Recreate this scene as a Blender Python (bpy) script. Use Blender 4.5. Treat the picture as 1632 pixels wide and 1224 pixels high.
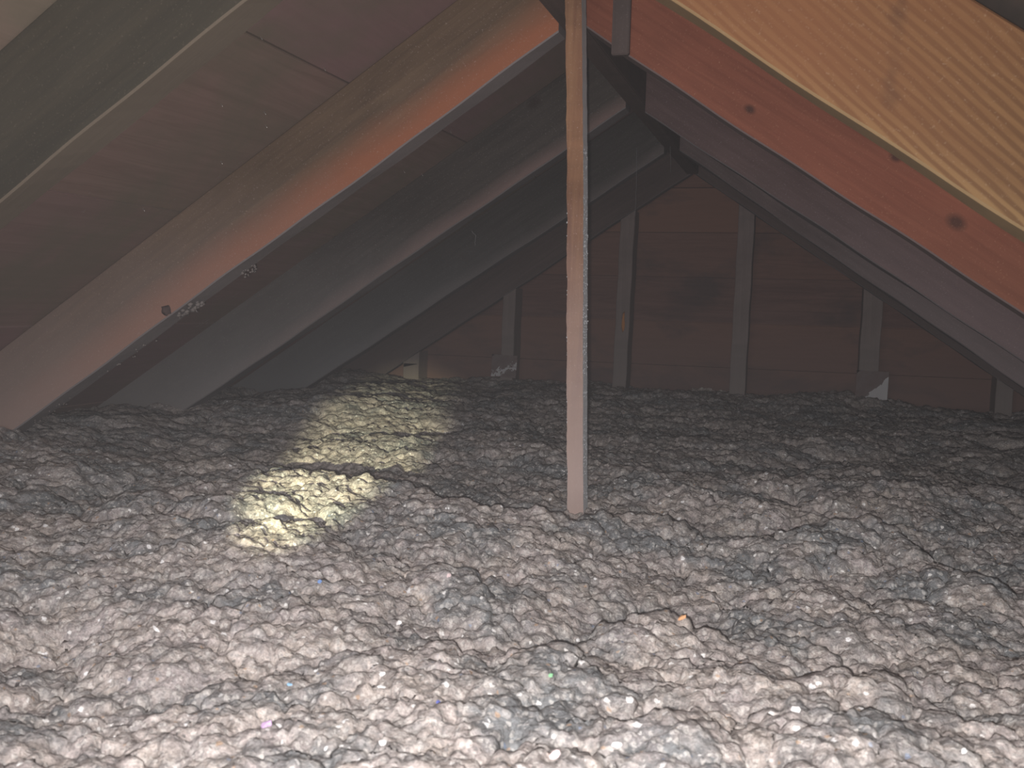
import bpy, bmesh, math, random
import numpy as np
from mathutils import Vector, Matrix

for o in list(bpy.data.objects):
    bpy.data.objects.remove(o, do_unlink=True)
S = bpy.context.scene
C = S.collection
random.seed(4)

# ------------------------------------------------------------------ camera
FPX = 1596.0
RGT = Vector((0.95974619, 0.2794084, 0.02860405))
UP = Vector((-0.04975073, 0.06888655, 0.99638321))
FWD = Vector((-0.27642741, 0.95769807, -0.08001437))
cd = bpy.data.cameras.new('camera')
cam = bpy.data.objects.new('camera', cd)
C.objects.link(cam)
cd.sensor_width = 36.0
cd.lens = 36.0 * FPX / 1632.0
cd.clip_start = 0.02
cd.dof.use_dof = True
cd.dof.focus_distance = 2.0
cd.dof.aperture_fstop = 18.0
cam.matrix_world = Matrix(((RGT.x, UP.x, -FWD.x, 0), (RGT.y, UP.y, -FWD.y, 0), (RGT.z, UP.z, -FWD.z, 0), (0, 0, 0, 1)))
S.camera = cam

# ------------------------------------------------------------------ light
w = bpy.data.worlds.new('world')
S.world = w
w.use_nodes = True
w.node_tree.nodes['Background'].inputs[0].default_value = (0.80, 0.86, 1.0, 1)
w.node_tree.nodes['Background'].inputs[1].default_value = 0.3
# fine dust hanging in the attic air, which the flash lights up as a faint grey veil
vsc = w.node_tree.nodes.new('ShaderNodeVolumeScatter')
vsc.inputs['Color'].default_value = (0.92, 0.89, 0.92, 1)
vsc.inputs['Density'].default_value = 0.0029
w.node_tree.links.new(vsc.outputs[0], w.node_tree.nodes['World Output'].inputs['Volume'])
S.view_settings.view_transform = 'Standard'
S.view_settings.look = 'None'
S.view_settings.gamma = 1.0
S.view_settings.use_curve_mapping = False
S.view_settings.exposure = 0.80


def spot(name, loc, target, energy, cone, blend, size, col):
    l = bpy.data.lights.new(name, 'SPOT')
    l.energy = energy
    l.spot_size = math.radians(cone)
    l.spot_blend = blend
    l.shadow_soft_size = size
    l.color = col
    o = bpy.data.objects.new(name, l)
    C.objects.link(o)
    o.location = loc
    o.rotation_euler = (Vector(target) - Vector(loc)).to_track_quat('-Z', 'Y').to_euler()
    return o


# phone flash just beside and below the lens, and the narrow yellowish beam of a torch held low to its left
spot('phone_flash', (-0.009, 0.0, -0.013), (-0.27, 1.0, -0.12), 23.5, 155, 1.0, 0.004, (1.0, 0.97, 0.95))
spot('torch_beam', (-0.215, -0.02, -0.07), (-0.785, 1.70, -0.285), 105.0, 9.8, 0.75, 0.004, (1.0, 0.98, 0.62))

# weak cool fill light added behind the camera, standing in for lost ambient light
hl = bpy.data.lights.new('fill_light', 'AREA')
hl.shape = 'RECTANGLE'
hl.size = 1.5
hl.size_y = 0.7
hl.energy = 6.5
hl.color = (0.90, 0.93, 1.0)
ho = bpy.data.objects.new('fill_light', hl)
C.objects.link(ho)
ho.location = (-0.35, -0.72, 0.02)
ho.rotation_euler = (math.radians(90), 0, math.radians(8))

# ------------------------------------------------------------------ helpers
def link(name, me, mat=None, parent=None, **props):
    o = bpy.data.objects.new(name, me)
    C.objects.link(o)
    if mat:
        me.materials.append(mat)
    if parent:
        o.parent = parent
    for k, v in props.items():
        o[k] = v
    return o


def bm_mesh(name, bm, smooth=False):
    me = bpy.data.meshes.new(name)
    bm.normal_update()
    bm.to_mesh(me)
    bm.free()
    if smooth:
        for p in me.polygons:
            p.use_smooth = True
    return me


class G:
    """small node-graph helper"""
    def __init__(s, name, rough=0.85):
        s.m = bpy.data.materials.new(name)
        s.m.use_nodes = True
        s.t = s.m.node_tree
        s.b = s.t.nodes['Principled BSDF']
        s.b.inputs['Roughness'].default_value = rough
        s.b.inputs['Specular IOR Level'].default_value = 0.2

    def n(s, typ, ins=None, **attrs):
        nd = s.t.nodes.new(typ)
        for k, v in attrs.items():
            setattr(nd, k, v)
        for k, v in (ins or {}).items():
            i = nd.inputs[k]
            if isinstance(v, bpy.types.NodeSocket):
                s.t.links.new(v, i)
            else:
                i.default_value = v
        return nd

    def coord(s, which='Object'):
        return s.n('ShaderNodeTexCoord').outputs[which]

    def mapped(s, vec, scale, loc=(0, 0, 0)):
        return s.n('ShaderNodeMapping', {'Vector': vec, 'Scale': scale, 'Location': loc}).outputs[0]

    def noise(s, vec, scale, detail=4, rough=0.55, dist=0.0):
        return s.n('ShaderNodeTexNoise', {'Vector': vec, 'Scale': scale, 'Detail': detail, 'Roughness': rough, 'Distortion': dist}).outputs[0]

    def ramp(s, fac, stops):
        r = s.n('ShaderNodeValToRGB', {'Fac': fac})
        e = r.color_ramp.elements
        while len(e) > 1:
            e.remove(e[-1])
        e[0].position = stops[0][0]
        c = stops[0][1]
        e[0].color = (c, c, c, 1) if not hasattr(c, '__len__') else (*c, 1)
        for p, c in stops[1:]:
            x = e.new(p)
            x.color = (c, c, c, 1) if not hasattr(c, '__len__') else (*c, 1)
        return r.outputs[0]

    def mix(s, f, a, b, mode='MIX'):
        nd = s.n('ShaderNodeMix', data_type='RGBA', blend_type=mode)
        for idx, v in ((0, f), (6, a), (7, b)):
            i = nd.inputs[idx]
            if isinstance(v, bpy.types.NodeSocket):
                s.t.links.new(v, i)
            else:
                i.default_value = v if idx == 0 else ((*v, 1) if len(v) == 3 else v)
        return nd.outputs[2]

    def math(s, op, a, b=0.0, clamp=False):
        return s.n('ShaderNodeMath', {0: a, 1: b}, operation=op, use_clamp=clamp).outputs[0]

    def mr(s, v, a, b, c=0.0, d=1.0):
        return s.n('ShaderNodeMapRange', {'Value': v, 'From Min': a, 'From Max': b, 'To Min': c, 'To Max': d}).outputs[0]

    def sep(s, v):
        return s.n('ShaderNodeSeparateXYZ', {0: v}).outputs

    def out(s, col, bump=None, strength=0.3, distance=0.002):
        s.t.links.new(col, s.b.inputs['Base Color'])
        if bump is not None:
            bn = s.n('ShaderNodeBump', {'Height': bump, 'Strength': strength, 'Distance': distance})
            s.t.links.new(bn.outputs[0], s.b.inputs['Normal'])
        return s.m


def wood(name, lo, hi, dust=(0.23, 0.21, 0.205), dust_z=(-0.3, 0.15), dust_max=0.75, dust_min=0.1,
         grain=0.35, band=None, along='x', seed=0.0, knots=(), under=0.6, cath=0.0, ucol=(0.17, 0.155, 0.155), side=0.0, red=None):
    """old sawn lumber, grain along local x; grey attic dust has settled thicker low down and on the lower edge"""
    g = G(name)
    oc = g.coord('Object')
    sc = {'x': (1.2, 26, 26), 'z': (26, 26, 1.2), 'y': (26, 1.2, 26)}[along]
    v = g.mapped(oc, sc, (seed, seed * 2.3, seed * 1.7))
    fine = g.noise(v, 3.0, 5, 0.6, 0.5)
    broad = g.noise(g.mapped(oc, (1.5, 4, 4), (seed, seed, 0)), 2.2, 4, 0.6, 0.6)
    col = g.mix(g.ramp(fine, [(0.3, 0.0), (0.72, 1.0)]), lo, hi)
    mott = g.ramp(broad, [(0.3, 1.0 - grain), (0.7, 1.0 + 0.0)])
    col = g.mix(1.0, col, mott, 'MULTIPLY')
    if band:                       # paler / redder heartwood strip along the lower part of the board
        bc, z0, z1 = band
        zz = g.math('ADD', g.sep(oc)[2], g.math('MULTIPLY', g.math('SUBTRACT', broad, 0.5), 0.05))
        col = g.mix(g.mr(zz, z1, z0), col, bc)
    if cath > 0:                   # flat-sawn growth rings
        vv = g.mapped(oc, (0.55, 3.0, 3.4), (seed, 0, seed))
        dn = g.noise(g.mapped(oc, (1.0, 2.0, 2.0), (seed * 3, 0, 0)), 2.6, 2, 0.5, 0.0)
        wv = g.n('ShaderNodeTexWave', {'Vector': vv, 'Scale': 15.0, 'Distortion': 5.0, 'Detail': 2.0, 'Detail Scale': 0.8},
                 wave_type='RINGS', rings_direction='Y').outputs[1]
        col = g.mix(g.math('MULTIPLY', g.ramp(wv, [(0.25, 0.0), (0.8, 1.0)]), cath), col, tuple(c * 0.42 for c in lo))
    if red:                        # redder sapwood towards the ridge end
        xx = g.math('ADD', g.sep(oc)[0], g.math('MULTIPLY', g.math('SUBTRACT', broad, 0.5), 0.25))
        col = g.mix(g.mr(xx, red[1], red[2], 0.75, 0.0), col, red[0])
    for kx, kz, kr, *ks in knots:
        p = g.n('ShaderNodeVectorMath', {0: oc, 1: (kx, 0, kz)}, operation='SUBTRACT').outputs[0]
        p = g.mapped(p, (0.7, 0.0, 1.0))
        ln = g.n('ShaderNodeVectorMath', {0: p}, operation='LENGTH').outputs['Value']
        col = g.mix(g.math('MULTIPLY', g.ramp(g.math('DIVIDE', ln, kr), [(0.35, 1.0), (1.0, 0.0)]), ks[0] if ks else 0.75), col, (0.03, 0.015, 0.012))
    # dust
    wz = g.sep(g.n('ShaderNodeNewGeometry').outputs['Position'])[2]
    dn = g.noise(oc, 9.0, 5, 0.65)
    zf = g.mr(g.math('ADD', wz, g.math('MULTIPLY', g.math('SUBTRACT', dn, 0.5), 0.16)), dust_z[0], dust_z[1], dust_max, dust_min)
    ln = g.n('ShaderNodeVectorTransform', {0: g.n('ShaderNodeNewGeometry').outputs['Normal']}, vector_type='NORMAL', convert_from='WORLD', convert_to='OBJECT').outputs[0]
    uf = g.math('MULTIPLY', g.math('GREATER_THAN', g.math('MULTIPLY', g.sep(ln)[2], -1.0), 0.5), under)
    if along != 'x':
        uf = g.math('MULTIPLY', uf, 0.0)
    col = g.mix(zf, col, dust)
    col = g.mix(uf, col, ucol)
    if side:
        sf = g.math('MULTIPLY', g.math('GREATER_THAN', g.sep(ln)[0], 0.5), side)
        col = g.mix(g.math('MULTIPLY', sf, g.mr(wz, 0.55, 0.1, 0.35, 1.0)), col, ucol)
    sp = g.noise(oc, 320.0, 2, 0.7)
    col = g.mix(g.ramp(sp, [(0.62, 0.0), (0.78, 0.35)]), col, tuple(min(1, c * 1.7) for c in dust))
    return g.out(col, g.math('ADD', fine, g.math('MULTIPLY', dn, 0.6)), 0.35, 0.0015)


# ------------------------------------------------------------------ geometry constants (metres, camera at the origin, ridge runs along +Y)
RX = -0.3663           # ridge position
RZ = 0.4365            # underside of the rafters at the ridge
M = 0.6625             # roof pitch
TV = 0.170             # vertical depth of a rafter
TH = 0.048             # rafter thickness
YR = [0.9356, 1.5452, 2.1548, 2.7644]
YG = 3.286             # front of the gable framing
YW = YG + 0.089        # inner face of the gable boards
ZF = -0.285            # usual level of the insulation


def rafter(name, side, Y, mat, label, dz=0.0, dm=0.0, th=TH, tv=TV, length=1.95, jit=0.0012, u0=0.021):
    """one sawn rafter; local x runs down the slope, z is square to it, origin at the ridge on the lower edge"""
    m = M + dm
    a = math.atan(m)
    n = 70
    bm = bmesh.new()
    rng = random.Random(hash((side, round(Y * 100))) % 9999)
    ph = [rng.uniform(0, 6) for _ in range(6)]
    rows = []
    hp = tv * math.cos(a)
    for i in range(n + 1):
        x = length * i / n
        wv = lambda k: jit * (math.sin(x * 9 + ph[k]) + 0.6 * math.sin(x * 31 + ph[k + 1]))
        c = 0.0022
        prof = [(-th / 2, c + wv(0)), (-th / 2 + c, wv(0)), (th / 2 - c, wv(1)), (th / 2, c + wv(1)),
                (th / 2, hp - c), (th / 2 - c, hp), (-th / 2 + c, hp), (-th / 2, hp - c)]
        row = []
        for (yy, zz) in prof:
            xx = x
            if i == 0:                      # plumb cut against the ridge board
                xx = -zz * math.tan(a)
            row.append(bm.verts.new((xx, yy, zz)))
        rows.append(row)
    for i in range(n):
        for k in range(8):
            l = (k + 1) % 8
            bm.faces.new((rows[i][k], rows[i][l], rows[i + 1][l], rows[i + 1][k]))
    bm.faces.new(rows[0][::-1])
    bm.faces.new(rows[-1])
    bmesh.ops.recalc_face_normals(bm, faces=bm.faces)
    me = bm_mesh(name, bm)
    o = link(name, me, mat, label=label, category='rafter')
    # side -1: slope falls to -X ; side +1 to +X.  local +y stays horizontal along the ridge
    ex = Vector((side * math.cos(a), 0, -math.sin(a)))
    ez = Vector((side * math.sin(a), 0, math.cos(a)))
    ey = ez.cross(ex)
    o.matrix_world = Matrix(((ex.x, ey.x, ez.x, RX + side * u0), (ex.y, ey.y, ez.y, Y + th / 2), (ex.z, ey.z, ez.z, RZ + dz - m * u0), (0, 0, 0, 1)))
    return o


DUST = (0.25, 0.225, 0.215)
DUSTB = (0.14, 0.15, 0.155)
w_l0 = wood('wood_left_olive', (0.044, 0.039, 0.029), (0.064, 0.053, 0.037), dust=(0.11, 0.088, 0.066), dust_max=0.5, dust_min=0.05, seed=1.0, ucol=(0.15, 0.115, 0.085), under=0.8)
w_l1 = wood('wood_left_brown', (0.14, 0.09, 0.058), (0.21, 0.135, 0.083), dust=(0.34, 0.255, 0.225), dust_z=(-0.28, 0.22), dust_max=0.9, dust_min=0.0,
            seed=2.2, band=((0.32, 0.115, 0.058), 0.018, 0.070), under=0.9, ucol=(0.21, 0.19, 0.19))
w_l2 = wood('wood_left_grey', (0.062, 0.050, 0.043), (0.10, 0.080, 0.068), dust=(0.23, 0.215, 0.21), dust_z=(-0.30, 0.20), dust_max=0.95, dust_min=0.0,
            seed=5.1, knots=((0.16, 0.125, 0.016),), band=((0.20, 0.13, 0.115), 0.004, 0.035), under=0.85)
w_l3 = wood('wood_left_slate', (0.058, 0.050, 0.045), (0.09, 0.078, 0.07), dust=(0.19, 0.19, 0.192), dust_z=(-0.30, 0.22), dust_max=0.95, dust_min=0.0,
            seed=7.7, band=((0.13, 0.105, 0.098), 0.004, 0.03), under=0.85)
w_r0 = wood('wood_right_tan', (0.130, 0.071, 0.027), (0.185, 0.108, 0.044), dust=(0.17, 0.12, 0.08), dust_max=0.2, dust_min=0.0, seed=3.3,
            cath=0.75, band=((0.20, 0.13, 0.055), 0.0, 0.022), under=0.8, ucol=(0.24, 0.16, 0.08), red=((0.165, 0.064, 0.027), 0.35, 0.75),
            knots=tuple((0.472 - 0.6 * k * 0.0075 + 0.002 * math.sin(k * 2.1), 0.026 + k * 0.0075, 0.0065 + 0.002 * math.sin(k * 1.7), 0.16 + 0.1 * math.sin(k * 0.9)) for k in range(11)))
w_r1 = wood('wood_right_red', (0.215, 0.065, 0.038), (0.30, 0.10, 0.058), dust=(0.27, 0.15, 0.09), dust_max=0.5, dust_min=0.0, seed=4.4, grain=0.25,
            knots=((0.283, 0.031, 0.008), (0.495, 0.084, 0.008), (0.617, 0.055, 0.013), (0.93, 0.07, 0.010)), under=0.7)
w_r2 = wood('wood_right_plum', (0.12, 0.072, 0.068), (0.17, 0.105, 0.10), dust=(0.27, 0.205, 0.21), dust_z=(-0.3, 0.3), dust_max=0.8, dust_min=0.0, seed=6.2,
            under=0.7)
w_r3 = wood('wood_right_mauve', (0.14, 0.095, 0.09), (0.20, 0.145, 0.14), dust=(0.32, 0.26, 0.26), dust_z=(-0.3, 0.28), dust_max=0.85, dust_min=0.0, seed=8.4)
w_gab = wood('wood_gable_frame', (0.09, 0.06, 0.052), (0.14, 0.09, 0.08), dust=(0.16, 0.13, 0.125), seed=9.0)
w_rdg = wood('wood_ridge', (0.10, 0.06, 0.045), (0.15, 0.09, 0.07), dust=(0.13, 0.12, 0.12), along='y', seed=9.9, dust_min=0.15)
w_stud = wood('wood_stud', (0.20, 0.145, 0.13), (0.27, 0.20, 0.185), dust=(0.25, 0.225, 0.21), dust_z=(-0.3, 0.1), dust_max=0.6, dust_min=0.1, along='z', seed=2.9)
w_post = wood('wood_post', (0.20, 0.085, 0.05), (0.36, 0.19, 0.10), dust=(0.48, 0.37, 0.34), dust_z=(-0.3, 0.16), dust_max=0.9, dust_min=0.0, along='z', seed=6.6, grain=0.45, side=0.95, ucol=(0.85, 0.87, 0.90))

# ---- rafters
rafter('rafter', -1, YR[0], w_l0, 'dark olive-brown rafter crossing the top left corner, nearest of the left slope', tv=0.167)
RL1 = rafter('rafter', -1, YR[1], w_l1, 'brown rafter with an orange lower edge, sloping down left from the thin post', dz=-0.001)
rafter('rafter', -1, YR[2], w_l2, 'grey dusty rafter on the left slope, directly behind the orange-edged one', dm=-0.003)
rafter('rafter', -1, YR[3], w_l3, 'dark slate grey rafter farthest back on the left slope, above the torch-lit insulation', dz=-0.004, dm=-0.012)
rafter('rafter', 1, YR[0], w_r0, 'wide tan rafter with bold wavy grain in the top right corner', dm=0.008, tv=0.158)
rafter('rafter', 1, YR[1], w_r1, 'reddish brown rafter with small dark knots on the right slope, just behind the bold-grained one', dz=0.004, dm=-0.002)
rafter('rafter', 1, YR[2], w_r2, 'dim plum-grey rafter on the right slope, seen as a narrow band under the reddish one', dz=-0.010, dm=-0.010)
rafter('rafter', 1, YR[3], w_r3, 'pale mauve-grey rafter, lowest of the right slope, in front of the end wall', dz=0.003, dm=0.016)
rafter('gable_rafter', -1, YG, w_gab, 'dark end rafter against the left half of the boarded end wall', th=0.04, u0=0.002)
rafter('gable_rafter', 1, YG, w_gab, 'dark end rafter against the right half of the boarded end wall', th=0.04, u0=0.002)


def boxm(bm, x0, x1, y0, y1, z0, z1, bev=0.0, mat=None):
    r = bmesh.ops.create_cube(bm, size=1.0)
    vs = r['verts']
    for v in vs:
        v.co = Vector(((x0 + x1) / 2 + v.co.x * (x1 - x0), (y0 + y1) / 2 + v.co.y * (y1 - y0), (z0 + z1) / 2 + v.co.z * (z1 - z0)))
        if mat:
            v.co = mat @ v.co
    if bev:
        es = list({e for v in vs for e in v.link_edges})
        bmesh.ops.bevel(bm, geom=es, offset=bev, segments=2, affect='EDGES')


# ---- ridge board
bm = bmesh.new()
boxm(bm, -0.019, 0.019, -0.75, YG, RZ - 0.006, RZ + TV - 0.012, 0.002)
link('ridge_board', bm_mesh('ridge_board', bm), w_rdg, label='dark ridge board running away overhead between the two slopes of rafters', category='beam').location = (RX, 0, 0)

# ------------------------------------------------------------------ roof sheathing (structure)
def plymat(name, cols, seed, dustc):
    g = G(name)
    oc = g.coord('Object')
    s = g.sep(oc)
    # object x runs down the slope, y along the ridge : boards run along y, 0.366 wide
    idx = g.math('FLOOR', g.math('DIVIDE', g.math('ADD', s[0], -0.07), 0.3835))
    rnd = g.n('ShaderNodeTexWhiteNoise', {'W': g.math('ADD', idx, seed)}, noise_dimensions='1D').outputs[0]
    v = g.mapped(oc, (22, 1.3, 1), (seed, seed, 0))
    fine = g.noise(v, 2.2, 5, 0.65, 0.8)
    blot = g.noise(oc, 3.2, 5, 0.6, 0.4)
    c = g.mix(g.ramp(fine, [(0.3, 0), (0.7, 1)]), cols[0], cols[1])
    c = g.mix(g.ramp(rnd, [(0.2, 0.0), (0.8, 0.6)]), c, cols[2])
    c = g.mix(g.ramp(blot, [(0.42, 0.0), (0.62, 0.75)]), c, cols[3])
    st = g.noise(g.mapped(oc, (5, 14, 1), (3, 1, 0)), 3.0, 5, 0.7, 1.5)
    c = g.mix(g.ramp(st, [(0.66, 0.0), (0.78, 0.5)]), c, dustc)
    return g.out(c, g.math('ADD', fine, st), 0.3, 0.001)


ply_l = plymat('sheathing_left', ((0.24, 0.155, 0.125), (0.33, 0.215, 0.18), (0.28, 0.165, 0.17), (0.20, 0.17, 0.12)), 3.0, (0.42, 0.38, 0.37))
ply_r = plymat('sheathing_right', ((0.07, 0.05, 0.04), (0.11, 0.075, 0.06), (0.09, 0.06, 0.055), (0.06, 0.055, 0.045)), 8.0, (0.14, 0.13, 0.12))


def slope(name, side, mat):
    a = math.atan(M)
    bm = bmesh.new()
    edges = [-0.02, 0.07, 0.4535, 0.837, 1.2205, 1.604, 2.0]
    t = 0.014
    for i in range(len(edges) - 1):
        gap = 0.0016
        boxm(bm, edges[i] + gap, edges[i + 1] - gap, -0.75, YW + 0.03, 0, t, 0.001)
    boxm(bm, -0.02, 2.02, -0.75, YW + 0.03, t + 0.0005, t + 0.006)     # roofing felt laid over the boards
    me = bm_mesh(name, bm)
    o = link(name, me, mat, kind='structure')
    ex = Vector((side * math.cos(a), 0, -math.sin(a)))
    ez = Vector((side * math.sin(a), 0, math.cos(a)))
    ey = Vector((0, 1, 0))
    o.matrix_world = Matrix(((ex.x, ey.x, ez.x, RX), (0, 1, 0, 0), (ex.z, ey.z, ez.z, RZ + TV), (0, 0, 0, 1)))
    return o


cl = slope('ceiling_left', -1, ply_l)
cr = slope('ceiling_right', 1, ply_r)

# ------------------------------------------------------------------ gable wall (structure)
g = G('gable_boards')
oc = g.coord('Object')
s = g.sep(oc)
BW = 0.147
idx = g.math('FLOOR', g.math('DIVIDE', g.math('ADD', s[2], 0.63), BW))
rnd = g.n('ShaderNodeTexWhiteNoise', {'W': idx}, noise_dimensions='1D').outputs[0]
fine = g.noise(g.mapped(oc, (1.6, 1, 20)), 3.0, 5, 0.65, 0.6)
blot = g.noise(g.mapped(oc, (1, 1, 2.2), (4, 0, 1)), 3.6, 4, 0.6, 0.3)
c = g.mix(g.ramp(fine, [(0.3, 0), (0.7, 1)]), (0.12, 0.060, 0.050), (0.19, 0.10, 0.080))
c = g.mix(g.ramp(rnd, [(0.3, 0.0), (0.9, 0.7)]), c, (0.24, 0.115, 0.075))
c = g.mix(g.ramp(blot, [(0.52, 0.0), (0.70, 0.7)]), c, (0.06, 0.045, 0.045))
wz = g.sep(g.n('ShaderNodeNewGeometry').outputs['Position'])[2]
c = g.mix(g.mr(g.math('ADD', wz, g.math('MULTIPLY', blot, 0.1)), -0.25, 0.08, 0.55, 0.0), c, (0.16, 0.125, 0.125))
m_gable = g.out(c, fine, 0.3, 0.001)
bm = bmesh.new()
z = -0.63
top = lambda u: RZ + TV - M * abs(u)
while z < RZ + TV - 0.01:
    z1 = z + BW - 0.003
    zc = min(z1, RZ + TV - 0.004)
    hw0 = (RZ + TV - z) / M
    hw1 = (RZ + TV - zc) / M
    vs = []
    for y in (YW, YW + 0.02):
        vs.append([bm.verts.new((x, y, zz)) for x, zz in ((-hw0, z), (hw0, z), (hw1, zc), (-hw1, zc))])
    f, b = vs
    bm.faces.new(f)
    bm.faces.new(b[::-1])
    for k in range(4):
        bm.faces.new((f[k], b[k], b[(k + 1) % 4], f[(k + 1) % 4]))
    z += BW
bmesh.ops.recalc_face_normals(bm, faces=bm.faces)
# backing paper so that no sky shows through the board gaps
hw = (RZ + TV + 0.6) / M
v = [bm.verts.new(p) for p in ((-hw, YW + 0.022, -0.6), (hw, YW + 0.022, -0.6), (0, YW + 0.022, RZ + TV))]
v2 = [bm.verts.new(p) for p in ((-hw, YW + 0.026, -0.6), (hw, YW + 0.026, -0.6), (0, YW + 0.026, RZ + TV))]
bm.faces.new(v)
bm.faces.new(v2[::-1])
for k in range(3):
    bm.faces.new((v[k], v2[k], v2[(k + 1) % 3], v[(k + 1) % 3]))
gw = link('wall_far', bm_mesh('wall_far', bm), m_gable, kind='structure')
gw.location = (RX, 0, 0)

# ---- gable studs: (x at foot, x at head, width, description)
studs = [(-1.325, -1.32, 0.058, 'short grey stud farthest left on the end wall, by the torch-lit insulation'),
         (-0.972, -0.967, 0.044, 'grey stud of the end wall with the smaller white-streaked card at its foot'),
         (-0.582, -0.570, 0.046, 'brown stud on the end wall just right of the thin post, with an orange streak'),
         (-0.197, -0.190, 0.050, 'tall greyish stud amid the end wall, next to the right of the orange-streaked one'),
         (0.197, 0.203, 0.058, 'dim stud on the right of the end wall above the larger white-cornered card'),
         (0.585, 0.59, 0.048, 'low dark stud at the far right edge of the end wall under the rafters')]
for i, (xa, xb, wd, lab) in enumerate(studs):
    bm = bmesh.new()
    zb = -0.48
    zt = RZ - M * abs(xb - RX) - 0.002
    za = zt - M * wd / 2 if True else zt
    L_ = zt - zb
    n = 24
    rows = []
    rng = random.Random(i + 3)
    ph = rng.uniform(0, 6)
    for k in range(n + 1):
        f_ = k / n
        zz = zb + L_ * f_
        xo = (xb - xa) * f_
        j = 0.0008 * math.sin(zz * 40 + ph)
        row = []
        for (sx, yy) in ((-1, 0), (1, 0), (1, 0.088), (-1, 0.088)):
            xx = xo + sx * wd / 2 + j
            zt2 = zz
            if k == n:
                zt2 = RZ - M * abs(xa + xx - RX) - 0.001
            row.append(bm.verts.new((xx, yy, zt2)))
        rows.append(row)
    for k in range(n):
        for q in range(4):
            bm.faces.new((rows[k][q], rows[k][(q + 1) % 4], rows[k + 1][(q + 1) % 4], rows[k + 1][q]))
    bm.faces.new(rows[0][::-1])
    bm.faces.new(rows[-1])
    bmesh.ops.recalc_face_normals(bm, faces=bm.faces)
    es = [e for e in bm.edges if abs(e.verts[0].co.z - e.verts[1].co.z) > 0.004 and len(e.link_faces) == 2 and abs(e.calc_face_angle(0)) > 1]
    bmesh.ops.bevel(bm, geom=es, offset=0.0015, segments=1, affect='EDGES')
    st = link('wall_stud', bm_mesh('wall_stud', bm), w_stud, label=lab, category='stud')
    st.location = (xa, YG, 0)

# ---- thin post under the ridge
bm = bmesh.new()
n = 120
rows = []
wd, dp = 0.0235, 0.030
x0, z0 = -0.3015, -0.47
x1, z1 = -0.3345, 0.56
for k in range(n + 1):
    f_ = k / n
    zz = z0 + (z1 - z0) * f_
    xc = x0 + (x1 - x0) * max(0, (zz + 0.30)) / (z1 + 0.30) + 0.0008 * math.sin(zz * 9)
    jl = 0.0005 * math.sin(zz * 70) + random.uniform(-0.0004, 0.0004)
    jr = random.uniform(-0.0003, 0.0003)
    rows.append([bm.verts.new(p) for p in ((xc - wd / 2 + jl, 0, zz), (xc + wd / 2 + jr, 0, zz), (xc + wd / 2 + jr, dp, zz), (xc - wd / 2, dp, zz))])
for k in range(n):
    for q in range(4):
        bm.faces.new((rows[k][q], rows[k][(q + 1) % 4], rows[k + 1][(q + 1) % 4], rows[k + 1][q]))
bm.faces.new(rows[0][::-1])
bm.faces.new(rows[-1])
bmesh.ops.recalc_face_normals(bm, faces=bm.faces)
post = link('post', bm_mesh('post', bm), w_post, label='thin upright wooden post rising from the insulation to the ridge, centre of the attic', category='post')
post.location = (0, 1.395, 0)
# furry dust clinging to both front corners of the post
gd = G('dust_fluff', 1.0)
m_dust = gd.out(gd.mix(gd.noise(gd.coord(), 60, 3), (0.17, 0.14, 0.13), (0.24, 0.205, 0.19)))


def blob(bm, c, r, seed, sq=(1, 1, 1), sub=2):
    rr = bmesh.ops.create_icosphere(bm, subdivisions=sub, radius=1.0)
    rng = random.Random(seed)
    ph = [rng.uniform(0, 6.28) for _ in range(6)]
    for v in rr['verts']:
        n_ = v.co.normalized()
        k = 1 + 0.28 * math.sin(n_.x * 4 + ph[0]) * math.cos(n_.y * 5 + ph[1]) + 0.18 * math.sin(n_.z * 8 + ph[2])
        v.co = Vector(c) + Vector((n_.x * sq[0], n_.y * sq[1], n_.z * sq[2])) * r * k


def polyline_tube(bm, pts, r, seg=5):
    rings = []
    for i, p in enumerate(pts):
        a = pts[max(0, i - 1)]
        b = pts[min(len(pts) - 1, i + 1)]
        d = (Vector(b) - Vector(a)).normalized()
        s1 = d.orthogonal().normalized()
        s2 = d.cross(s1)
        rings.append([bm.verts.new(Vector(p) + (s1 * math.cos(6.2832 * k / seg) + s2 * math.sin(6.2832 * k / seg)) * r) for k in range(seg)])
    for i in range(len(rings) - 1):
        for k in range(seg):
            bm.faces.new((rings[i][k], rings[i][(k + 1) % seg], rings[i + 1][(k + 1) % seg], rings[i + 1][k]))
    bm.faces.new(rings[0][::-1])
    bm.faces.new(rings[-1])


bm = bmesh.new()
rng = random.Random(8)
for sx in (-1, 1):
    for k in range(60):
        zz = rng.uniform(-0.27, 0.17)
        f_ = (zz + 0.30) / (z1 + 0.30)
        xc = x0 + (x1 - x0) * f_ + 0.0008 * math.sin(zz * 9)
        blob(bm, (xc + sx * wd / 2, rng.uniform(0, 0.004) + (rng.uniform(0, dp) if sx > 0 else 0), zz), rng.uniform(0.0004, 0.0011), k, (0.9, 0.8, 1.3), 1)
for k in range(420):
    zz = rng.uniform(-0.28, 0.22)
    f_ = (zz + 0.30) / (z1 + 0.30)
    xc = x0 + (x1 - x0) * f_ + 0.0008 * math.sin(zz * 9)
    blob(bm, (xc + wd / 2, rng.uniform(0.001, dp), zz), rng.uniform(0.0004, 0.0008), k, (0.7, 1.0, 1.8), 1)
gf = G('pale_fuzz', 1.0)
m_fuzz = gf.out(gf.mix(gf.noise(gf.coord(), 60, 3), (0.46, 0.46, 0.48), (0.58, 0.58, 0.60)))
link('dust_fringe', bm_mesh('dust_fringe', bm, True), m_fuzz, parent=post, label='fuzzy pale grey dust clinging to the side and corners', kind='stuff')

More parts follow.
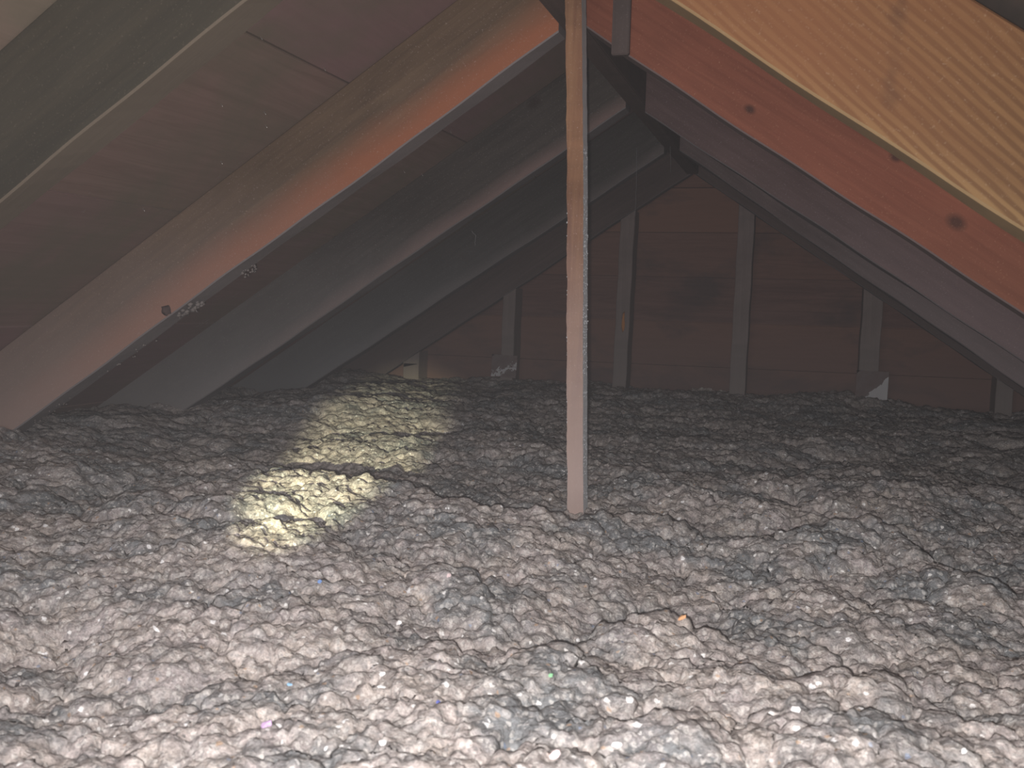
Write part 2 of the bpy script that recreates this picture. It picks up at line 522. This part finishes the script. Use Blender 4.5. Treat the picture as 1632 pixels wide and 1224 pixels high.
# ------------------------------------------------------------------ floor and blown insulation
bm = bmesh.new()
boxm(bm, -2.1, 1.4, -0.75, YW + 0.03, -0.52, -0.50)
gfl = G('floor_board')
link('floor', bm_mesh('floor', bm), gfl.out(gfl.mix(gfl.noise(gfl.coord(), 6), (0.2, 0.18, 0.16), (0.28, 0.26, 0.24))), kind='structure')


def hash2(ix, iy, k):
    h = (ix.astype(np.int64) * 374761393 + iy.astype(np.int64) * 668265263 + k * 974634777) & 0xffffffff
    h = ((h ^ (h >> 13)) * 1274126177) & 0xffffffff
    h = h ^ (h >> 16)
    return (h & 0xffffff) / float(0x1000000)


def vnoise(x, y, k):
    ix = np.floor(x); iy = np.floor(y)
    fx = x - ix; fy = y - iy
    fx = fx * fx * fx * (fx * (fx * 6 - 15) + 10); fy = fy * fy * fy * (fy * (fy * 6 - 15) + 10)
    a = hash2(ix, iy, k); b = hash2(ix + 1, iy, k); c_ = hash2(ix, iy + 1, k); d = hash2(ix + 1, iy + 1, k)
    return (a * (1 - fx) + b * fx) * (1 - fy) + (c_ * (1 - fx) + d * fx) * fy - 0.5


def fbm(x, y, k, o=3):
    r = 0; a = 1.0
    for i in range(o):
        r = r + a * vnoise(x * 2 ** i + 13.7 * i, y * 2 ** i + 7.1 * i, k + i)
        a *= 0.5
    return r


def domes(x, y, k, p=1.0):
    """rounded clumps that meet in sharp creases; returns 0..1"""
    ix = np.floor(x); iy = np.floor(y)
    best = np.zeros_like(x)
    for dx in (-1, 0, 1):
        for dy in (-1, 0, 1):
            cx = ix + dx; cy = iy + dy
            px = cx + 0.1 + 0.8 * hash2(cx, cy, k); py = cy + 0.1 + 0.8 * hash2(cx, cy, k + 1)
            rr = 0.62 + 0.45 * hash2(cx, cy, k + 2)
            q = 1 - ((x - px) ** 2 + (y - py) ** 2) / rr ** 2
            best = np.maximum(best, np.sqrt(np.clip(q, 0, 1)) * rr)
    return best * p


def mound(x, y, cx, cy, sx, sy, rot, h):
    c_, s_ = math.cos(rot), math.sin(rot)
    u = ((x - cx) * c_ + (y - cy) * s_) / sx
    v = (-(x - cx) * s_ + (y - cy) * c_) / sy
    return h * np.exp(-(u * u + v * v))


def scarp(x, y, pts, drop, back):
    """a crest line (x -> y of the crest): the ground drops away sharply on its far side and recovers over 'back'"""
    xs = [p[0] for p in pts]; ys = [p[1] for p in pts]
    yc = np.interp(x, xs, ys)
    yc = yc + 0.02 * vnoise(x / 0.05, x * 0, 91) + 0.012 * vnoise(x / 0.018, x * 0, 92)
    t = (y - yc)
    fade = np.clip((x - xs[0]) / 0.08, 0, 1) * np.clip((xs[-1] - x) / 0.08, 0, 1)
    far = np.where(t > 0, -np.clip(t / 0.012, 0, 1) * np.exp(-(t / back) ** 2), 0)
    near = np.where(t <= 0, 0.45 * np.exp(-(t / (back * 0.9)) ** 2), 0.45 * np.clip(1 - t / 0.012, 0, 1))
    return drop * fade * (far + near)


def base(x, y):
    z = 0.040 * fbm(x / 0.55, y / 0.55, 3)
    wx = x + 0.05 * fbm(x / 0.16, y / 0.16, 5); wy = y + 0.05 * fbm(x / 0.16, y / 0.16, 9)
    z = z + 0.026 * (domes(wx / 0.20, wy / 0.20, 21) - 0.55)
    z = z + np.interp(y, [0.5, 1.5, 2.6, 3.3], [-0.303, -0.312, -0.305, -0.284])
    z = z - np.interp(x, [-0.4, 0.6], [0.0, 0.012])
    # local landforms
    z = z + mound(x, y, -1.10, 2.50, 0.30, 0.5, 0.2, 0.040)
    z = z + mound(x, y, -0.78, 1.30, 0.16, 0.12, 0.3, 0.018)
    z = z - mound(x, y, -0.80, 1.58, 0.22, 0.08, -0.1, 0.020)
    z = z + mound(x, y, -1.5, 1.35, 0.35, 0.5, 0.0, 0.012)
    z = z + scarp(x, y, [(-0.23, 0.76), (-0.18, 0.81), (-0.165, 0.865), (-0.12, 0.90), (-0.088, 0.92), (-0.04, 0.90)], 0.058, 0.13)
    z = z + scarp(x, y, [(-0.90, 1.30), (-0.78, 1.41), (-0.69, 1.34), (-0.61, 1.27), (-0.56, 1.30), (-0.46, 1.245), (-0.37, 1.20), (-0.257, 1.237), (-0.21, 1.29),
                         (-0.10, 1.28), (0.0, 1.283), (0.053, 1.36), (0.12, 1.35), (0.156, 1.265), (0.21, 1.25), (0.28, 1.17)], 0.042, 0.13)
    z = z + scarp(x, y, [(-0.02, 0.72), (0.036, 0.807), (0.069, 0.812), (0.106, 0.856), (0.15, 0.86)], 0.030, 0.06)
    z = z + scarp(x, y, [(-0.42, 0.88), (-0.36, 0.95), (-0.32, 0.953), (-0.27, 0.91)], 0.026, 0.06)
    z = z - mound(x, y, -0.30, 1.385, 0.05, 0.07, 0.0, 0.024)
    return z


def normals(P):
    du = np.empty_like(P); dv = np.empty_like(P)
    du[:, 1:-1] = P[:, 2:] - P[:, :-2]; du[:, 0] = P[:, 1] - P[:, 0]; du[:, -1] = P[:, -1] - P[:, -2]
    dv[1:-1] = P[2:] - P[:-2]; dv[0] = P[1] - P[0]; dv[-1] = P[-1] - P[-2]
    n_ = np.cross(du, dv)
    return n_ / (np.linalg.norm(n_, axis=2, keepdims=True) + 1e-12)


def swell(P, d):
    """push the surface out along its own normal: clumps grow on clumps and overhang a little"""
    return P + normals(P) * d[..., None]


def axis(segs):
    out = [segs[0][0]]
    for a, b, st0, st1 in segs:
        n_ = max(2, int(abs(b - a) / ((st0 + st1) / 2)))
        t = np.linspace(0, 1, n_ + 1)[1:]
        k = st0 / (st0 + st1) * 2
        out += list(a + (b - a) * (k * t + (1 - k) * t * t))
    return np.array(out)


xs = axis([(-1.76, -1.0, 0.012, 0.006), (-1.0, -0.62, 0.005, 0.0027), (-0.62, 0.30, 0.0023, 0.0023), (0.30, 1.02, 0.0028, 0.012)])
ys = axis([(-0.60, 0.42, 0.03, 0.004), (0.42, 1.5, 0.0022, 0.0030), (1.5, 3.352, 0.0034, 0.0085)])
GX, GY = np.meshgrid(xs, ys)
ny, nx = GX.shape
P = np.stack([GX, GY, base(GX, GY)], 2)
WX = GX + 0.022 * fbm(GX / 0.07, GY / 0.07, 15, 3); WY = GY + 0.022 * fbm(GX / 0.07, GY / 0.07, 19, 3)
vary = 0.45 + 1.1 * (vnoise(GX / 0.22, GY / 0.22, 77) + 0.5)
P = swell(P, 0.023 * (domes(WX / 0.088, WY / 0.088, 31) - 0.5) * vary)
P = swell(P, 0.0125 * (domes(WX / 0.040, WY / 0.040, 41) - 0.5) * (0.6 + 0.4 * vary))
WX = GX + 0.006 * fbm(GX / 0.02, GY / 0.02, 25, 2); WY = GY + 0.006 * fbm(GX / 0.02, GY / 0.02, 29, 2)
P = swell(P, 0.0086 * (domes(WX / 0.019, WY / 0.019, 51) - 0.5))
P = swell(P, 0.0056 * (domes(WX / 0.0088, WY / 0.0095, 61) - 0.5) + 0.0055 * fbm(GX / 0.0065, GY / 0.0065, 65, 2) + 0.006 * fbm(GX / 0.014, GY / 0.014, 67, 2))
OX = np.clip(P[..., 0], -1.765, 1.025); OY = np.minimum(P[..., 1], 3.366)
verts = np.stack([OX.ravel(), OY.ravel(), P[..., 2].ravel()], 1)
idx = np.arange(nx * ny).reshape(ny, nx)
quads = np.stack([idx[:-1, :-1].ravel(), idx[:-1, 1:].ravel(), idx[1:, 1:].ravel(), idx[1:, :-1].ravel()], 1)
me = bpy.data.meshes.new('insulation')
me.vertices.add(len(verts))
me.vertices.foreach_set('co', verts.ravel())
me.loops.add(quads.size)
me.loops.foreach_set('vertex_index', quads.ravel())
me.polygons.add(len(quads))
me.polygons.foreach_set('loop_start', np.arange(0, quads.size, 4))
me.polygons.foreach_set('loop_total', np.full(len(quads), 4))
me.polygons.foreach_set('use_smooth', np.ones(len(quads), dtype=bool))
me.update(calc_edges=True)

g = G('cellulose', 0.95)
oc = g.coord('Object')
wob = g.n('ShaderNodeVectorMath', {0: oc, 1: g.n('ShaderNodeVectorMath', {0: g.n('ShaderNodeTexNoise', {'Vector': oc, 'Scale': 30.0, 'Detail': 3.0}).outputs[1], 1: (0.03, 0.03, 0.03)}, operation='MULTIPLY').outputs[0]}, operation='ADD').outputs[0]
n1 = g.noise(wob, 8.5, 7, 0.68)
n2 = g.noise(oc, 95.0, 5, 0.7)
n3 = g.noise(g.mapped(oc, (1, 1, 1), (5, 2, 0)), 24.0, 4, 0.6)
n4 = g.noise(oc, 420.0, 3, 0.7)
c = g.mix(g.ramp(n3, [(0.35, 0.0), (0.65, 1.0)]), (0.42, 0.365, 0.355), (0.48, 0.415, 0.375))
c = g.mix(g.ramp(n1, [(0.46, 0.0), (0.60, 0.85)]), c, (0.18, 0.195, 0.205))
c = g.mix(1.0, c, g.ramp(n2, [(0.3, 0.55), (0.7, 1.35)]), 'MULTIPLY')
c = g.mix(1.0, c, g.ramp(n4, [(0.32, 0.70), (0.68, 1.25)]), 'MULTIPLY')


def flecks(scale, thresh, rad, colr, off, c, amt=0.85):
    rad *= 0.8
    vo = g.n('ShaderNodeTexVoronoi', {'Vector': g.mapped(g.n('ShaderNodeVectorMath', {0: oc, 1: g.n('ShaderNodeVectorMath', {0: g.n('ShaderNodeTexNoise', {'Vector': oc, 'Scale': 350.0, 'Detail': 2.0}).outputs[1], 1: (0.004, 0.004, 0.004)}, operation='MULTIPLY').outputs[0]}, operation='ADD').outputs[0], (1, 1.3, 1), off), 'Scale': scale})
    pick = g.math('GREATER_THAN', g.sep(vo.outputs['Color'])[0], thresh)
    near = g.math('LESS_THAN', vo.outputs['Distance'], rad)
    return g.mix(g.math('MULTIPLY', g.math('MULTIPLY', pick, near), amt), c, colr)


c = flecks(120.0, 0.72, 0.60, (0.62, 0.57, 0.54), (5, 5, 0), c, 0.38)
c = flecks(140.0, 0.74, 0.60, (0.20, 0.19, 0.19), (9, 2, 0), c, 0.38)
c = flecks(230.0, 0.66, 0.60, (0.72, 0.68, 0.64), (1, 2, 0), c, 0.45)
c = flecks(300.0, 0.70, 0.60, (0.17, 0.165, 0.165), (6, 2, 0), c, 0.40)
c = flecks(150.0, 0.93, 0.40, (0.85, 0.82, 0.80), (4, 1, 0), c, 0.9)
c = flecks(90.0, 0.965, 0.32, (0.92, 0.90, 0.90), (7, 3, 0), c, 0.9)
c = flecks(170.0, 0.975, 0.40, (0.50, 0.30, 0.16), (2, 9, 0), c, 0.5)
c = flecks(180.0, 0.985, 0.40, (0.20, 0.30, 0.50), (3, 6, 0), c, 0.4)
c = flecks(200.0, 0.97, 0.42, (0.09, 0.09, 0.09), (8, 8, 0), c, 0.7)
m_cell = g.out(c, g.math('ADD', n2, g.math('MULTIPLY', n4, 0.5)), 0.75, 0.004)
link('insulation', me, m_cell, kind='stuff', label='deep lumpy bed of grey-pink loose-fill insulation covering the attic floor', category='insulation')

# ------------------------------------------------------------------ depth cards at the foot of two studs
def cardmat(name, formula):
    g = G(name, 0.7)
    oc = g.coord('Object')
    s = g.sep(oc)
    nz = g.noise(oc, 45.0, 5, 0.7)
    f = formula(g, s, nz)
    grime = g.mix(g.noise(oc, 26.0, 4, 0.65), (0.26, 0.17, 0.16), (0.40, 0.33, 0.32))
    return g.out(g.mix(f, grime, (0.92, 0.90, 0.91)))


def card(x, z0, wdt, hgt, mat, label, tilt):
    bm = bmesh.new()
    n = 10
    P = []
    for i in range(n + 1):
        P.append([bm.verts.new((wdt * (j / n - 0.5), -0.002 - 0.004 * (1 - i / n) * (j / n) ** 2, hgt * i / n)) for j in range(n + 1)])
    for i in range(n):
        for j in range(n):
            bm.faces.new((P[i][j], P[i][j + 1], P[i + 1][j + 1], P[i + 1][j]))
    bmesh.ops.solidify(bm, geom=bm.faces[:], thickness=0.0012)
    bmesh.ops.recalc_face_normals(bm, faces=bm.faces)
    o = link('card', bm_mesh('card', bm), mat, label=label, category='card')
    o.location = (x, YG - 0.004, z0)
    o.rotation_euler = (0, tilt, 0)
    return o


# larger card: white triangle lower right; smaller card: torn white bits along the lower edge
m1 = cardmat('card_dusty_white', lambda g, s, nz: g.math('GREATER_THAN', g.math('SUBTRACT', g.math('SUBTRACT', g.math('MULTIPLY', s[0], 1.0), g.math('MULTIPLY', s[2], 0.95)), g.math('MULTIPLY', g.math('SUBTRACT', nz, 0.5), 0.05)), -0.030))
m2 = cardmat('card_dusty_torn', lambda g, s, nz: g.math('LESS_THAN', g.math('ABSOLUTE', g.math('ADD', g.math('SUBTRACT', g.math('MULTIPLY', s[0], 0.45), s[2]), g.math('ADD', 0.024, g.math('MULTIPLY', g.math('SUBTRACT', nz, 0.5), 0.10)))), 0.0075))
card(0.2115, -0.272, 0.094, 0.096, m1, 'larger square card, grimy with a clean white lower right corner, on the right stud', 0.02)
card(-0.978, -0.252, 0.090, 0.076, m2, 'smaller square card with ragged white streaks, on the stud left of the post', 0.03)

# ------------------------------------------------------------------ dust clumps and torn fluff on the orange-edged rafter
bm = bmesh.new()
blob(bm, (0.905, TH / 2 + 0.002, 0.010), 0.0085, 3, (1, 0.6, 1))
g = G('dirt_dark', 1.0)
m_dirt = g.out(g.mix(g.noise(g.coord(), 80), (0.07, 0.045, 0.04), (0.12, 0.08, 0.075)))


def place_on(px, py, Y):
    d = FWD + RGT * ((px - 816) / FPX) - UP * ((py - 612) / FPX)
    return d * (Y / d.y)


bm.free()
inv = RL1.matrix_world.inverted()
YF = YR[1] - 0.001
bm = bmesh.new()
blob(bm, inv @ place_on(265, 495, YF), 0.0085, 3, (1, 1, 1))
link('dirt_spot', bm_mesh('dirt_spot', bm, True), m_dirt, parent=RL1, label='dark brown clod stuck near the lower edge')
bm = bmesh.new()
rng = random.Random(5)
for (a, b, n_, r0_, r1_) in (((284, 500), (322, 484), 30, 0.0018, 0.0045), ((384, 440), (412, 423), 16, 0.0012, 0.0028), ((160, 600), (250, 540), 12, 0.0008, 0.002), ((30, 690), (110, 640), 14, 0.0008, 0.002)):
    for k in range(n_):
        t = rng.random()
        px = a[0] + (b[0] - a[0]) * t + rng.uniform(-3, 3); py = a[1] + (b[1] - a[1]) * t + rng.uniform(-6, 5)
        blob(bm, inv @ place_on(px, py, YF + rng.uniform(0.0, 0.03)), rng.uniform(r0_, r1_), k, (1.2, 1, 0.9), 1)
for (px, py) in ((395, 437), (406, 430), (300, 500), (286, 503), (312, 494)):
    p = inv @ place_on(px, py, YF + 0.01)
    q = inv @ place_on(px + rng.uniform(0, 4), py + rng.uniform(3, 7), YF + 0.015)
    polyline_tube(bm, [p, (p + q) / 2 + Vector((0.001, 0, 0)), q], 0.0012)
link('dust_fringe', bm_mesh('dust_fringe', bm, True), m_dust, parent=RL1, label='ragged grey fluff hanging along the lower edge', kind='stuff')

# orange streak (resin scrape) on the third stud is a shallow chip of fresh wood
st3 = [o for o in C.objects if o.name.startswith('wall_stud') and 'orange streak' in o.get('label', '')][0]
g = G('fresh_wood')
m_fresh = g.out(g.mix(g.noise(g.coord(), 60), (0.42, 0.16, 0.05), (0.5, 0.22, 0.08)))
bm = bmesh.new()
blob(bm, (0.010, 0.0, 0.0), 0.009, 2, (0.6, 0.12, 3.6))
o = link('wood_scar', bm_mesh('wood_scar', bm, True), m_fresh, parent=st3, label='orange streak of fresh wood')
o.location = (0, 0.0, place_on(998, 515, YG).z)

# ------------------------------------------------------------------ roofing nails coming through the left sheathing
g = G('nail_steel', 0.35)
g.b.inputs['Metallic'].default_value = 0.8
m_nail = g.out(g.mix(g.noise(g.coord(), 90), (0.35, 0.31, 0.28), (0.5, 0.46, 0.42)))
bm = bmesh.new()
seg = 8
prev = None
for zz, r in ((0.004, 0.0008), (-0.0045, 0.0008), (-0.006, 0.0003)):
    ring = [bm.verts.new((r * math.cos(6.2832 * k / seg), r * math.sin(6.2832 * k / seg), zz)) for k in range(seg)]
    if prev:
        for k in range(seg):
            bm.faces.new((prev[k], prev[(k + 1) % seg], ring[(k + 1) % seg], ring[k]))
    else:
        bm.faces.new(ring)
    prev = ring
bm.faces.new(prev[::-1])
bmesh.ops.recalc_face_normals(bm, faces=bm.faces)
nail_me = bm_mesh('nail', bm)
nail_me.materials.append(m_nail)
for (px, py) in ((516, 108), (415, 58), (352, 165), (421, 178), (423, 199), (352, 257), (228, 332), (822, 162), (717, 208), (643, 272), (155, 448), (672, 277)):
    d = FWD + RGT * ((px - 816) / FPX) - UP * ((py - 612) / FPX)
    t = (RZ + TV + M * RX * -1) / (d.z - M * d.x)
    p = cl.matrix_world.inverted() @ (d * t)
    o = bpy.data.objects.new('nail', nail_me)
    C.objects.link(o)
    o.parent = cl
    o.location = (p.x, p.y, 0.0)

# ------------------------------------------------------------------ cobweb strands near the end wall and under the sheathing
g = G('cobweb_silk', 0.8)
m_web = g.out(g.mix(0.5, (0.20, 0.19, 0.19), (0.22, 0.21, 0.21)))


def strand(pts, label, r=0.0006):
    bm = bmesh.new()
    base = Vector(pts[0])
    P = []
    for i in range(len(pts) - 1):
        a = Vector(pts[i]); b = Vector(pts[i + 1])
        for k in range(6):
            t = k / 6
            P.append(a.lerp(b, t) - base + Vector((random.uniform(-1, 1), 0, random.uniform(-1, 1))) * 0.0009)
    P.append(Vector(pts[-1]) - base)
    polyline_tube(bm, P, r, 4)
    o = link('cobweb', bm_mesh('cobweb', bm, True), m_web, label=label, category='cobweb')
    o.location = base


def P3(px, py, Y):
    return tuple(place_on(px, py, Y))


strand([P3(1068, 218, 2.72), P3(1069, 275, 2.74)], 'short vertical cobweb thread hanging under the ridge, before the end wall', 0.0005)
strand([P3(1015, 236, 2.62), P3(1014, 300, 2.64), P3(1012, 345, 2.64)], 'long vertical cobweb thread hanging right of the post, near the far rafters', 0.0005)
strand([P3(752, 368, 2.05), P3(758, 376, 2.05), P3(757, 392, 2.06)], 'tiny cobweb thread dangling below the grey dusty rafter on the left', 0.0005)
#strand([P3(548, 372, 2.13), P3(562, 385, 2.11), P3(568, 400, 2.13)], 'faint curled cobweb on the face of the grey dusty rafter', 0.0005)

# ------------------------------------------------------------------ paper scraps lying on the insulation
deps_tree = None
from mathutils.bvhtree import BVHTree
sel = (OX > -1.0) & (OX < 0.5) & (OY > 0.4) & (OY < 2.0)
cells = sel[:-1, :-1] & sel[1:, 1:] & sel[:-1, 1:] & sel[1:, :-1]
qq = quads.reshape(ny - 1, nx - 1, 4)[cells]
used, invx = np.unique(qq, return_inverse=True)
tree = BVHTree.FromPolygons([tuple(v_) for v_ in verts[used]], [tuple(int(i) for i in q_) for q_ in invx.reshape(-1, 4)])


def ground_hit(px, py):
    d = (FWD + RGT * ((px - 816) / FPX) - UP * ((py - 612) / FPX)).normalized()
    h = tree.ray_cast(Vector((0, 0, 0)), d)
    return h[0], h[1]


def flat(name, c):
    g = G(name, 0.75)
    return g.out(g.mix(g.noise(g.coord(), 120, 3), tuple(x * 0.85 for x in c), c))


scrapm = {'white': flat('paper_white', (0.90, 0.87, 0.86)), 'lilac': flat('paper_lilac', (0.62, 0.42, 0.66)), 'orange': flat('paper_orange', (0.78, 0.42, 0.22)),
          'blue': flat('paper_blue', (0.20, 0.32, 0.62)), 'sky': flat('paper_sky', (0.30, 0.52, 0.75)), 'green': flat('paper_green', (0.25, 0.52, 0.28)),
          'navy': flat('paper_navy', (0.12, 0.14, 0.45)), 'pink': flat('paper_pink', (0.85, 0.66, 0.66))}
scr = [(250, 1003, 20, 5, -0.7, 'white', 'long thin white paper sliver lying alone on the lower left of the insulation'),
       (424, 1156, 20, 12, 0.4, 'lilac', 'lilac paper scrap lying near the bottom edge, left of the middle'),
       (1086, 985, 17, 9, 0.2, 'orange', 'orange paper scrap on the crest of the big lit mound right of the post'),
       (462, 1091, 9, 5, 0.0, 'sky', 'tiny sky-blue paper fleck above the lilac scrap'),
       (698, 1120, 9, 7, 0.3, 'navy', 'tiny deep blue paper fleck in the bright lower middle'),
       (510, 928, 7, 6, 0.0, 'blue', 'tiny blue paper fleck below the torch-lit patch'),
       (878, 1077, 8, 7, 0.1, 'green', 'small green paper fleck in the brightly lit centre, right of the middle'),
       (636, 993, 10, 8, 0.5, 'white', 'small round white paper fleck on the lit slope left of the post foot'),
       (608, 1074, 13, 9, 0.1, 'white', 'upper of two white paper flecks stacked at the left of the bright patch'),
       (609, 1096, 14, 8, -0.3, 'white', 'lower of two white paper flecks stacked at the left of the bright patch'),
       (1004, 1116, 14, 13, 0.6, 'white', 'upper white paper fleck of the bright lower middle, right of the post line'),
       (1268, 1133, 16, 14, 0.9, 'white', 'rounded white paper fleck on the lower right of the insulation'),
       (1270, 1161, 13, 8, 0.0, 'white', 'small white paper fleck just below the rounded one on the lower right'),
       (982, 1187, 18, 8, 0.0, 'white', 'flat white paper fleck near the bottom edge in the middle'),
       (884, 1203, 22, 14, 0.7, 'pink', 'pale pink paper scrap at the bottom edge in the middle'),
       (926, 1056, 12, 8, 0.1, 'white', 'small white paper fleck below the crest of the big lit mound'),
       (610, 1184, 14, 9, 0.2, 'white', 'white paper fleck near the bottom edge, between the lilac and the pink scrap'),
       (715, 917, 9, 7, 0.6, 'pink', 'tiny pinkish paper fleck on the round clump left of the post foot'),
       (1537, 1198, 10, 8, 0.6, 'white', 'small white paper fleck close to the bottom right corner')]
for i, (px, py, wpx, hpx, rot, col, lab) in enumerate(scr):
    hp_, hn = ground_hit(px, py)
    if hp_ is None:
        continue
    dist = hp_.length
    wd_ = wpx / FPX * dist
    hd_ = hpx / FPX * dist
    rng = random.Random(i * 7 + 1)
    bm = bmesh.new()
    nseg = 9
    ring = []
    ring2 = []
    for k in range(nseg):
        a = 6.2832 * k / nseg
        r_ = rng.uniform(0.72, 1.1)
        x_, y_ = 0.5 * wd_ * r_ * math.cos(a), 0.5 * hd_ * r_ * math.sin(a)
        zc = 0.12 * wd_ * math.sin(a * 1.5 + i)
        ring.append(bm.verts.new((x_, y_, zc)))
        ring2.append(bm.verts.new((x_, y_, zc - 0.0004)))
    c0 = bm.verts.new((0, 0, 0.1 * wd_)); c1 = bm.verts.new((0, 0, 0.1 * wd_ - 0.0004))
    for k in range(nseg):
        l = (k + 1) % nseg
        bm.faces.new((ring[k], ring[l], c0))
        bm.faces.new((ring2[l], ring2[k], c1))
        bm.faces.new((ring[l], ring[k], ring2[k], ring2[l]))
    bmesh.ops.recalc_face_normals(bm, faces=bm.faces)
    o = link('paper_scrap', bm_mesh('paper_scrap', bm), scrapm[col], label=lab, category='paper scrap', group='paper scraps on the insulation')
    # lies on the slope of the clump, half turned up towards the viewer as loose scraps do
    toward = (-hp_).normalized()
    nrm = (hn * (1 if hn.dot(toward) > 0 else -1) * 0.6 + toward * 0.6).normalized()
    ex = (RGT * math.cos(rot) + UP * math.sin(rot)); ex = (ex - nrm * ex.dot(nrm)).normalized()
    ey = nrm.cross(ex)
    pos = hp_ + nrm * 0.0012
    o.matrix_world = Matrix(((ex.x, ey.x, nrm.x, pos.x), (ex.y, ey.y, nrm.y, pos.y), (ex.z, ey.z, nrm.z, pos.z), (0, 0, 0, 1)))


# ------------------------------------------------------------------ short dark upright strip on the reddish rafter beside the head of the post
bm = bmesh.new()
boxm(bm, -0.0135, 0.0135, -0.011, 0.0, -0.028, 0.085, 0.0015)
cle = link('dark_strip', bm_mesh('dark_strip', bm), wood('wood_dark_strip', (0.085, 0.055, 0.048), (0.12, 0.08, 0.07), dust=(0.15, 0.13, 0.125), dust_min=0.2, along='z', seed=1.9),
           label='short dark upright strip on the reddish rafter, just right of the post head', category='dark_strip')
pc = place_on(991, 60, YR[1])
cle.location = (pc.x, YR[1] - 0.0005, pc.z)
